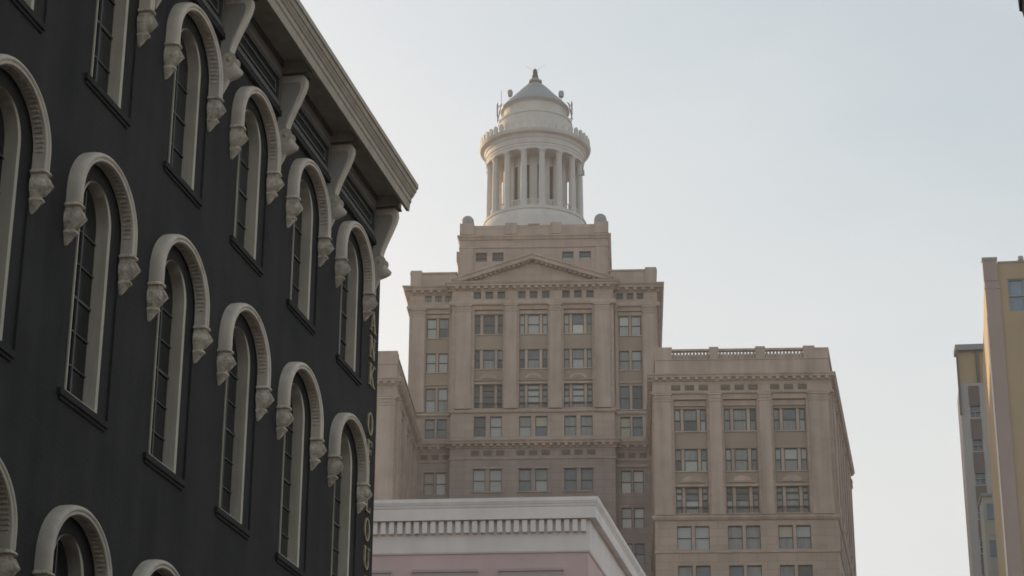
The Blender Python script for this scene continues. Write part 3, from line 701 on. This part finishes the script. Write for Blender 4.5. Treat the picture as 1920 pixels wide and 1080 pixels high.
def drum(x, y, z):
    an.lathe(x, y, [(.05, z-.42), (.26, z-.34), (.31, z-.1), (.31, z+.15), (.24, z+.36), (.05, z+.42)], 16); an.tube((x, y, z-1.0), (x, y, z-.4), .05)
drum(lx-2.75, ly-1.0, 107.85); drum(lx+2.95, ly-.9, 107.65)
for s in (-1, 1):
    bx = lx+s*4.1
    an.tube((bx, ly-1.2, 104.2), (bx, ly-1.2, 106.6), .06); an.box(bx+s*.05-.05, bx+s*.05+.07, ly-1.5, ly-1.2, 104.9, 106.3)
    an.tube((bx, ly-1.2, 104.5), (bx-s*.9, ly-1.0, 104.4), .05); an.tube((bx, ly-1.2, 106.0), (lx+s*3.6, ly-1.2, 106.5), .05)
    an.tube((bx+s*.05, ly-.2, 104.9), (bx-s*.35, ly-.2, 106.9), .07)
an.tube((lx-3.7, ly-1.4, 106.2), (lx-3.7, ly-1.4, 108.0), .03)
an.build('antenna', lant, 40)
for s in (-1, 1):
    fl = MB(M['metal']); fl.tube((lx+s*5.9, ly-1, 91.6), (lx+s*6.5, ly-1, 91.7), .07); fl.lathe(lx+s*6.6, ly-1, [(.05, 91.5), (.2, 91.6), (.2, 91.85), (.05, 91.95)], 12); fl.build('floodlight', lant, 40)
fl = MB(M['metal']); fl.tube((lx+4.9, ly-2.0, 97.2), (lx+5.3, ly-2.4, 97.2), .06); fl.box(lx+5.2, lx+5.5, ly-2.6, ly-2.3, 97.05, 97.45)
fl.build('floodlight', lant, 40)

# wings: right wing with a skewed street flank, left wing square
FSK = R(8.4); FD = Vector((math.sin(FSK), math.cos(FSK)))
WY = -19.0
RX0, RX1 = 11.75, 27.9
LX0, LX1 = -34.5, -11.6
RB = [15.12, 19.62, 24.07]; LBs = [-15.1-0.0, -19.6, -24.1, -28.6]
WW = [(59.4, 61.5), (55.65, 57.75), (51.75, 54.15)]
PW = [(48.35, 50.5), (44.75, 46.9), (41.1, 43.25), (37.5, 39.6), (33.9, 36.0)]
def wing_front(mb, tr, pil, bays, x0, x1, T, corner0=True):
    mb.T = tr.T = pil.T = T
    mb.wall(x0, x1, 51.4, 62.3, [(c-1.5, c+1.5, 51.4, 62.3) for c in bays], 0, 0, M['stone'])
    for c in bays:
        mb.wall(c-1.5, c+1.5, 51.4, 62.3, [(c-1.42, c+1.42, a, b) for a, b in WW], .4, .3, M['spandrel'])
        for x in (c-1.5, c+1.5): mb.quad((x, 0, 51.4), (x, .4, 51.4), (x, .4, 62.3), (x, 0, 62.3))
        mb.quad((c-1.5, 0, 62.3), (c+1.5, 0, 62.3), (c+1.5, .4, 62.3), (c-1.5, .4, 62.3)); mb.quad((c-1.5, 0, 51.4), (c+1.5, 0, 51.4), (c+1.5, .4, 51.4), (c-1.5, .4, 51.4))
        for j, (a, b) in enumerate(WW):
            tri_window(c, a, b, .62, None, T, tall=(j == 2)); tr.box(c-1.48, c+1.48, .30, .397, a-.12, a-.005)
        zt = WW[2][1]
        tr.box(c-1.48, c+1.48, .2, .395, zt+.03, zt+.2); tr.box(c-1.1, c+1.1, .25, .395, zt+.42, zt+.52)
        tr.extr_y([(c+.85*math.cos(PI*i/12), zt+.53+.5*math.sin(PI*i/12)) for i in range(13)], .22, .395)
        tr.box(c-1.48, c+1.48, .25, .396, 61.75, 62.25)
        tr.box(c-1.5, c+1.5, -.02, -.001, 62.301, 62.34)
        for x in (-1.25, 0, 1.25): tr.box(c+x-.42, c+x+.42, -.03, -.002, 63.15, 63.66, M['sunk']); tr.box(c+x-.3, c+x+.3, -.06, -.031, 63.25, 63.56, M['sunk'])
    mb.wall(x0, x1, 30, 51.4, [(c+s*.79-.64, c+s*.79+.64, a, b) for c in bays for s in (-1, 1) for a, b in PW], 0, .35, M['stone'])
    mb.quad((x0, 0, 0), (x1, 0, 0), (x1, 0, 30), (x0, 0, 30)); mb.wall(x0, x1, 62.3, 64.6, [], 0, 0, M['stone'])
    mb.T = tr.T = pil.T = None
rw = MB(M['stone']); rt_ = MB(M['stone2']); rp = MB(M['stone2'])
TF = Matrix.Translation((0, WY, 0))
wing_front(rw, rt_, rp, RB, RX0, RX1, TF)
rp.T = TF
for x0, x1 in ((RX0+.12, RB[0]-1.75), (RB[0]+1.72, RB[1]-1.72), (RB[1]+1.72, RB[2]-1.72), (RB[2]+1.75, RX1-.3)): pilaster(rp, x0, x1, 0, 51.45, 62.8, .2)
rp.T = None
for c in RB:
    for j, (a, b) in enumerate(PW[:3]):
        cd = {0: [('p','p'),('p','p')], 1: [('g','g'),('g','g')], 2: [('y','g'),('p','g')]}[RB.index(c)] if j == 0 else None
        pair(c, a, b, .3, 1.28, .3, cd, TF)
# skewed flank of the right wing, facing the street
FL = 32.5
TK = Matrix.Translation((RX1, WY, 0)) @ Matrix.Rotation(PI/2-FSK, 4, 'Z')
FB = [4.2+4.6*k for k in range(6)]
wing_front(rw, rt_, rp, FB, 0, FL, TK)
rp.T = TK
for k in range(7): pilaster(rp, FB[0]-2.3-.5+4.6*k if k else .3, FB[0]-2.3+.5+4.6*k if k else 2.1, 0, 51.45, 62.8, .2)
rp.T = None
BKx, BKy = RX1+FD.x*FL, WY+FD.y*FL
rw.quad((RX0, WY, 0), (RX0, BKy, 0), (RX0, BKy, 64.6), (RX0, WY, 64.6)); rw.quad((BKx, BKy, 0), (RX0, BKy, 0), (RX0, BKy, 64.6), (BKx, BKy, 64.6))
rw.build('wing_wall', hb); rp.build('pilaster', hb)
WPATH = [(RX0, 0.5), (RX0, WY), (RX1, WY), (BKx, BKy), (RX0, BKy)]
CP = [(0, 64.0), (.08, 64.02), (.1, 64.15), (.22, 64.3), (.36, 64.33), (.38, 64.46), (.44, 64.52), (.48, 64.6), (.48, 64.66), (0, 64.72)]
def wing_trim(t, path, dpath):
    t.sweep(path, CP); t.along(dpath, .72, .32, .08, .34, 64.1, 64.32, margin=.35)
    t.sweep(path, [(0, 62.78), (.16, 62.8), (.22, 62.9), (.22, 63.0), (0, 63.05)])
    t.sweep(path, [(0, 50.98), (.12, 51.0), (.22, 51.15), (.26, 51.22), (.26, 51.4), (0, 51.46)])
    t.sweep(path, [(0, 48.02), (.08, 48.03), (.08, 48.2), (0, 48.22)])
wing_trim(rt_, WPATH, WPATH[:4]); rt_.build('cornice', hb)
def parapet(path, piers, name='balustrade', fill=True):
    b = MB(M['stone2']); b.T = None
    b.sweep(path, [(.02, 64.65), (.02, 66.1), (-.4, 66.1), (-.4, 64.65)]); b.sweep(path, [(.08, 66.101), (.08, 66.2), (-.45, 66.2), (-.45, 66.101)])
    b.sweep(path, [(.06, 66.98), (.06, 67.18), (-.42, 67.18), (-.42, 66.98)])
    return b
PP = [(RX0+.3, -3), (RX0+.3, WY+.15), (RX1-.1, WY+.15), (BKx-.5, BKy-1)]
b = parapet(PP, None)
prs = [(RX0+.25, RX0+1.85), (17.0, 17.85), (21.2, 22.1), (25.55, 26.6)]
for x0, x1 in prs: b.box(x0, x1, WY+.07, WY+.65, 66.201, 67.36)
b.box(26.6, RX1-.07, WY+.12, WY+.6, 66.201, 66.979)
for (a, _), (c, d) in zip([(0, 0)]*3, [(prs[i][1], prs[i+1][0]) for i in range(3)]):
    n = 11
    for i in range(n):
        x = c+(d-c)*(i+.5)/n
        b.lathe(x, WY+.36, [(.14, 66.2), (.15, 66.3), (.165, 66.5), (.145, 66.68), (.09, 66.84), (.1, 66.92), (.13, 66.98)], 8)
# flank and courtyard runs carry a solid parapet
d2 = Vector((BKx-.5-RX1+.1, BKy-1-WY-.15)).normalized()
b.sweep([(RX1-.1, WY+.17), (BKx-.5, BKy-1)], [(-.02, 66.2), (-.02, 66.979), (-.3, 66.979), (-.3, 66.2)])
b.build('balustrade', hb, 40)
rr_ = MB(M['roof']); rr_.add([(RX0, WY, 64.74), (RX1, WY, 64.74), (BKx, BKy, 64.74), (RX0, BKy, 64.74)], [(0, 1, 2, 3)])
rr_.quad((LX0, WY, 64.74), (LX1, WY, 64.74), (LX1, 13, 64.74), (LX0, 13, 64.74)); rr_.quad((TX0, 0, 80.96), (TX1, 0, 80.96), (TX1, 26, 80.96), (TX0, 26, 80.96)); rr_.build('roof', hb)
# left wing
lw = MB(M['stone']); lt = MB(M['stone2']); lp = MB(M['stone2'])
wing_front(lw, lt, lp, LBs[:1], -17.35, LX1, TF)
lw.T = TF; lw.wall(LX0, -17.35, 0, 64.6, [], 0, 0); lw.T = None
lp.T = TF
for x0, x1 in ((LBs[0]+1.75, LX1-.15), (LBs[0]-3.0, LBs[0]-1.75)): pilaster(lp, x0, x1, 0, 51.45, 62.8, .2)
lp.T = None
for a, b_ in PW[:2]: pair(LBs[0], a, b_, .3, 1.28, .3, [('b', 'b'), ('p', 'b')], TF)
TL = Matrix.Translation((LX1, WY, 0)) @ Matrix.Rotation(PI/2, 4, 'Z')
FB2 = [4.4, 9.2, 14.0]
wing_front(lw, lt, lp, FB2, 0, 19, TL)
lp.T = TL
for x0, x1 in ((.3, 2.3), (6.2, 7.4), (11.0, 12.2), (15.8, 17.6)): pilaster(lp, x0, x1, 0, 51.45, 62.8, .25)
lp.T = None
lw.quad((LX0, WY, 0), (LX0, 13, 0), (LX0, 13, 64.6), (LX0, WY, 64.6)); lw.quad((LX0, 13, 0), (LX1, 13, 0), (LX1, 13, 64.6), (LX0, 13, 64.6)); lw.quad((LX1, 0, 0), (LX1, 13, 0), (LX1, 13, 64.6), (LX1, 0, 64.6))
lw.build('wing_wall', hb); lp.build('pilaster', hb)
wing_trim(lt, [(LX0, WY), (LX1, WY), (LX1, 0)], [(LX0, WY), (LX1, WY), (LX1, 0)]); lt.build('cornice', hb)
b = parapet([(LX0, WY+.15), (LX1-.1, WY+.15), (LX1-.1, -.5)], None)
b.sweep([(LX0, WY+.17), (LX1-.12, WY+.17), (LX1-.12, -.5)], [(-.02, 66.2), (-.02, 66.979), (-.3, 66.979), (-.3, 66.2)])
b.box(LX1-2.2, LX1-.05, WY+.1, WY+1.4, 66.2, 67.4); b.build('balustrade', hb, 40)

# ------------------------------------------------------------------ 3. pink building across the side street
PA = R(4.9)
AP = Vector((math.cos(PA), -math.sin(PA), 0)); BP = Vector((math.sin(PA), math.cos(PA), 0))
org = AP*(-2.53) + BP*52
pk = thing('corner_building', 'low pink stucco building with an off white dentilled cornice, in front of the tan tower', 'building', (org.x, org.y, 0), -PA)
fs = R(6.6); F2 = Vector((math.sin(fs), math.cos(fs)))
PPTH = [(-14, 0), (0, 0), (F2.x*16, F2.y*16)]
pw = MB(M['pinkw'])
WX = [-10.05, -7.18, -4.3+.0, -1.4]
WX = [-12.05, -9.85, -7.0+.0]
PWN = [(-4.33, -2.77), (-2.16+.0, -.64), (-6.5, -4.95), (-8.67, -7.1)]
PWN = [(-4.35, -2.78), (-2.18, -.65), (-6.5, -4.95), (-8.65, -7.1), (-10.8, -9.25)]
ph = [(a, b, 11.2, 13.95) for a, b in PWN] + [(a, b, 6.6, 9.6) for a, b in PWN]
pw.wall(-14, 0, 0, 14.7, ph, 0, .25)
pw.quad((0, 0, 0), (F2.x*16, F2.y*16, 0), (F2.x*16, F2.y*16, 14.7), (0, 0, 14.7)); pw.quad((-14, 0, 0), (-14, 16, 0), (-14, 16, 14.7), (-14, 0, 14.7))
pw.quad((-14, 16, 0), (F2.x*16, F2.y*16, 0), (F2.x*16, F2.y*16, 14.7), (-14, 16, 14.7)); pw.build('wall', pk)
pc = MB(M['ptrim'])
pc.sweep(PPTH, [(0, 14.64), (.03, 14.64), (.05, 14.68), (.06, 15.10), (.06, 15.11), (.06, 15.48), (.2, 15.48), (.21, 15.45), (.235, 15.46), (.235, 15.755), (.25, 15.77), (.26, 15.81), (.26, 15.825), (.275, 15.835), (.29, 15.88), (.30, 15.90), (.30, 15.99), (0, 16.04)])
pc.along([PPTH[0], PPTH[1]], .208, .126, .059, .185, 15.14, 15.44, margin=.1)
pc.build('cornice', pk)
q = MB(M['roof']); q.add([(-14, 0, 15.0), (0, 0, 15.0), (F2.x*16, F2.y*16, 15.0), (-14, 16, 15.0)], [(0, 1, 2, 3)]); q.build('roof', pk)
for a, b, c, d in ph:
    fr = MB(M['ptrim']); pn = MB(M['g_dark']); sash(fr, pn, a, b, c, d, .2, 'd', 'd', .09)
    fr.box(a-.0, b+.0, -.06, -.001, d+.02, d+.22, M['plint']); fr.box(a-.03, b+.03, -.09, -.001, d+.221, d+.29, M['plint']); fr.box(a-.1, b+.1, -.08, -.001, c-.14, c-.01, M['ptrim'])
    wo = fr.build('window', pk); pn.build('pane', wo)

# ------------------------------------------------------------------ 4. tall buildings at the right edge
YA = R(7)
SD = R(11.5)
yb = thing('apartment_tower', 'tall ochre building with a lilac corner strip and one blue window, at the right edge', 'building', (33.15, 140, 0), -YA)
fs = SD-YA; F3 = Vector((math.sin(fs), math.cos(fs)))
yw = MB(M['yellow'])
WH = [(1.5, 3.7, 53.9, 56.35)] + [(7.5, 9.7, z, z+2.3) for z in (53.95, 50.4, 46.8, 43.2)]
yw.wall(0, 22, 0, 57.55, WH, 0, .3)
yw.quad((0, 0, 0), (F3.x*24, F3.y*24, 0), (F3.x*24, F3.y*24, 57.55), (0, 0, 57.55)); yw.quad((22, 0, 0), (22, 24, 0), (22, 24, 57.55), (22, 0, 57.55)); yw.quad((F3.x*24, F3.y*24, 0), (22, 24, 0), (22, 24, 57.55), (F3.x*24, F3.y*24, 57.55))
yw.quad((0, 0, 57.5), (22, 0, 57.5), (22, 24, 57.5), (F3.x*24, F3.y*24, 57.5), M['roof'])
# small stains and vents on the blank wall
for x, z in ((3.4, 46.0), (5.2, 43.6), (2.9, 47.4), (4.2, 44.1)): yw.box(x, x+.22, -.08, -.001, z, z+.2, M['metal'])
yw.build('wall', yb)
lc = MB(M['lilac'])
lc.box(-.08, .92, -.16, -.001, 0, 56.2); lc.box(-.12, .86, -.2, -.002, 56.201, 57.75); lc.box(-.16, .9, -.24, .3, 57.751, 57.95, M['slab'])
lc.box(.91, 22, -.05, .25, 57.551, 57.68, M['slab'])
lc.box(-.11, .94, -.19, -.003, 55.6, 55.75)
lc.box(-.16, -.081, -.22, -.1, 20, 53.5, M['pflank']); lc.build('corner_strip', yb)
ft = MB(M['yellow'])
TFk = Matrix.Rotation(PI/2-fs, 4, 'Z'); ft.T = TFk
for k in range(5):
    ft.box(2.2+k*4.4, 3.0+k*4.4, -.10, -.001, 20, 57.2)
    for z in range(14): ft.box(3.6+k*4.4, 5.6+k*4.4, -.06, -.001, 22+z*2.6, 22.2+z*2.6, M['lilac'])
ft.box(0, 24, -.12, -.002, 57.3, 57.6, M['lilac']); ft.T = None
ft.build('flank_pier', yb)
for a, b, c, d in WH:
    fr = MB(M['slab']); pn = MB(M['bluew']); t = .09
    fr.box(a, a+t, .1, .25, c, d); fr.box(b-t, b, .1, .25, c, d); fr.box(a+t, b-t, .1, .25, c, c+t); fr.box(a+t, b-t, .1, .25, d-t, d); fr.box(a+t, b-t, .1, .25, (c+d)/2-.06, (c+d)/2+.06); fr.box((a+b)/2-.05, (a+b)/2+.05, .11, .24, c+t, d-t)
    pn.quad((a, .22, c), (b, .22, c), (b, .22, d), (a, .22, d)); wo = fr.build('window', yb); pn.build('pane', wo)
vt = MB(M['metal']); vt.lathe(2.6, .6, [(.1, 57.5), (.12, 57.9), (.22, 57.95), (.22, 58.2), (.05, 58.3)], 12); vt.build('roof_vent', yb)

gb = thing('apartment_tower', 'grey slab building with a flat roof over an ochre top storey, behind the ochre tower', 'building', (41.75, 190, 0), -YA)
fs = R(2.5); F4 = Vector((math.sin(fs), math.cos(fs)))
gw = MB(M['ygrey'])
gw.wall(0, 12, 0, 65.5, [(.85, 1.75, z, z+1.15) for z in (62.15, 58.9, 55.7, 52.5, 49.3, 46.1, 42.9, 39.7)], 0, .3)
gw.quad((0, 0, 0), (F4.x*5.5, F4.y*5.5, 0), (F4.x*5.5, F4.y*5.5, 65.5), (0, 0, 65.5), M['pflank']); gw.quad((12, 0, 0), (12, 5.5, 0), (12, 5.5, 65.5), (12, 0, 65.5)); gw.quad((F4.x*5.5, F4.y*5.5, 0), (12, 5.5, 0), (12, 5.5, 65.5), (F4.x*5.5, F4.y*5.5, 65.5))
gw.quad((0, 0, 65.5), (12, 0, 65.5), (12, 5.5, 65.5), (F4.x*5.5, F4.y*5.5, 65.5)); gw.build('wall', gb)
for z in (63.32, 60.1, 56.9, 53.7, 50.5, 47.3):
    pnl = MB(M['brownp']); pnl.box(.8, 1.8, -.04, -.001, z, z+1.9); pnl.build('window_panel', gb)
for z in (62.15, 58.9, 55.7, 52.5, 49.3, 46.1, 42.9, 39.7):
    fr = MB(M['slab']); pn = MB(M['g_blue']); fr.box(.85, 1.75, .1, .25, z+.55, z+.62); fr.box(1.27, 1.33, .1, .24, z, z+.549); pn.quad((.85, .26, z), (1.75, .26, z), (1.75, .26, z+1.15), (.85, .26, z+1.15)); wo = fr.build('window', gb); pn.build('pane', wo)
pt = MB(M['yellow']); pt.box(.1, 12, .4, 1.6, 65.501, 68.8); pt.box(1.75, 2.0, .1, .399, 65.502, 68.7, M['brownp']); pt.build('top_storey', gb)
sb = MB(M['slab']); sb.box(-.1, 12.3, -.06, 2, 68.801, 69.35); sb.box(-.1, .1, -.25, -.02, 62.4, 68.8, M['brownp']); sb.build('roof', gb)

bl = thing('office_building', 'narrow pale building with blue glazed bays, squeezed between the grey slab and the ochre tower', 'building', (39.05, 172, 0), -YA)
bw = MB(M['palew']); bw.box(0, 8, 0, 3, 0, 49.6); bw.build('wall', bl)
for k in range(8):
    fr = MB(M['bluew']); z = 47.6-k*3.1; fr.box(.28, .95, -.12, -.001, z, z+1.35); fr.box(1.2, 3.4, -.12, -.001, z, z+1.35)
    fr.box(.3, .93, -.06, -.002, z-1.3, z-.02, M['g_pale' if k % 2 else 'palew']); fr.build('window', bl)
cp = MB(M['slab']); cp.box(-.12, 8.1, -.15, 3.1, 49.601, 49.85); cp.build('roof_edge', bl)

# ------------------------------------------------------------------ 5. the near building overhead on the right: only its cornice corner shows
org = -NV*0 
nb = thing('corner_building', 'dark overhanging cornice of a near building, poking into the top right corner', 'building', (NV.x*1.8, NV.y*1.8, 0), SROT)
nw = MB(M['nearwall']); nw.box(-12, 19.6, -9, 0, 0, 12.6); nw.build('wall', nb)
nc = MB(M['neardark'])
# the facade faces the street, local +y
nc.extr_x([(0, 12.02), (.93, 12.02), (.945, 12.09), (.97, 12.10), (.985, 12.5), (1.1, 12.75), (0, 12.85)], -12, 20.0); nc.build('cornice', nb)
q = MB(M['roof']); q.box(-12, 19.9, -9, -.01, 12.86, 12.95); q.build('roof', nb)

# ------------------------------------------------------------------ the hazy air
hm_ = bpy.data.materials.new('haze'); hm_.use_nodes = True
t = hm_.node_tree; t.nodes.clear(); ho_ = t.nodes.new('ShaderNodeOutputMaterial'); pv = t.nodes.new('ShaderNodeVolumePrincipled')
pv.inputs['Color'].default_value = (.87, .88, .90, 1); pv.inputs['Density'].default_value = .00040; pv.inputs['Anisotropy'].default_value = .2
t.links.new(pv.outputs[0], ho_.inputs['Volume'])
hz = MB(hm_); hz.box(-110, 130, -40, 270, -1.1, 117); o = hz.build('haze'); o['kind'] = 'stuff'
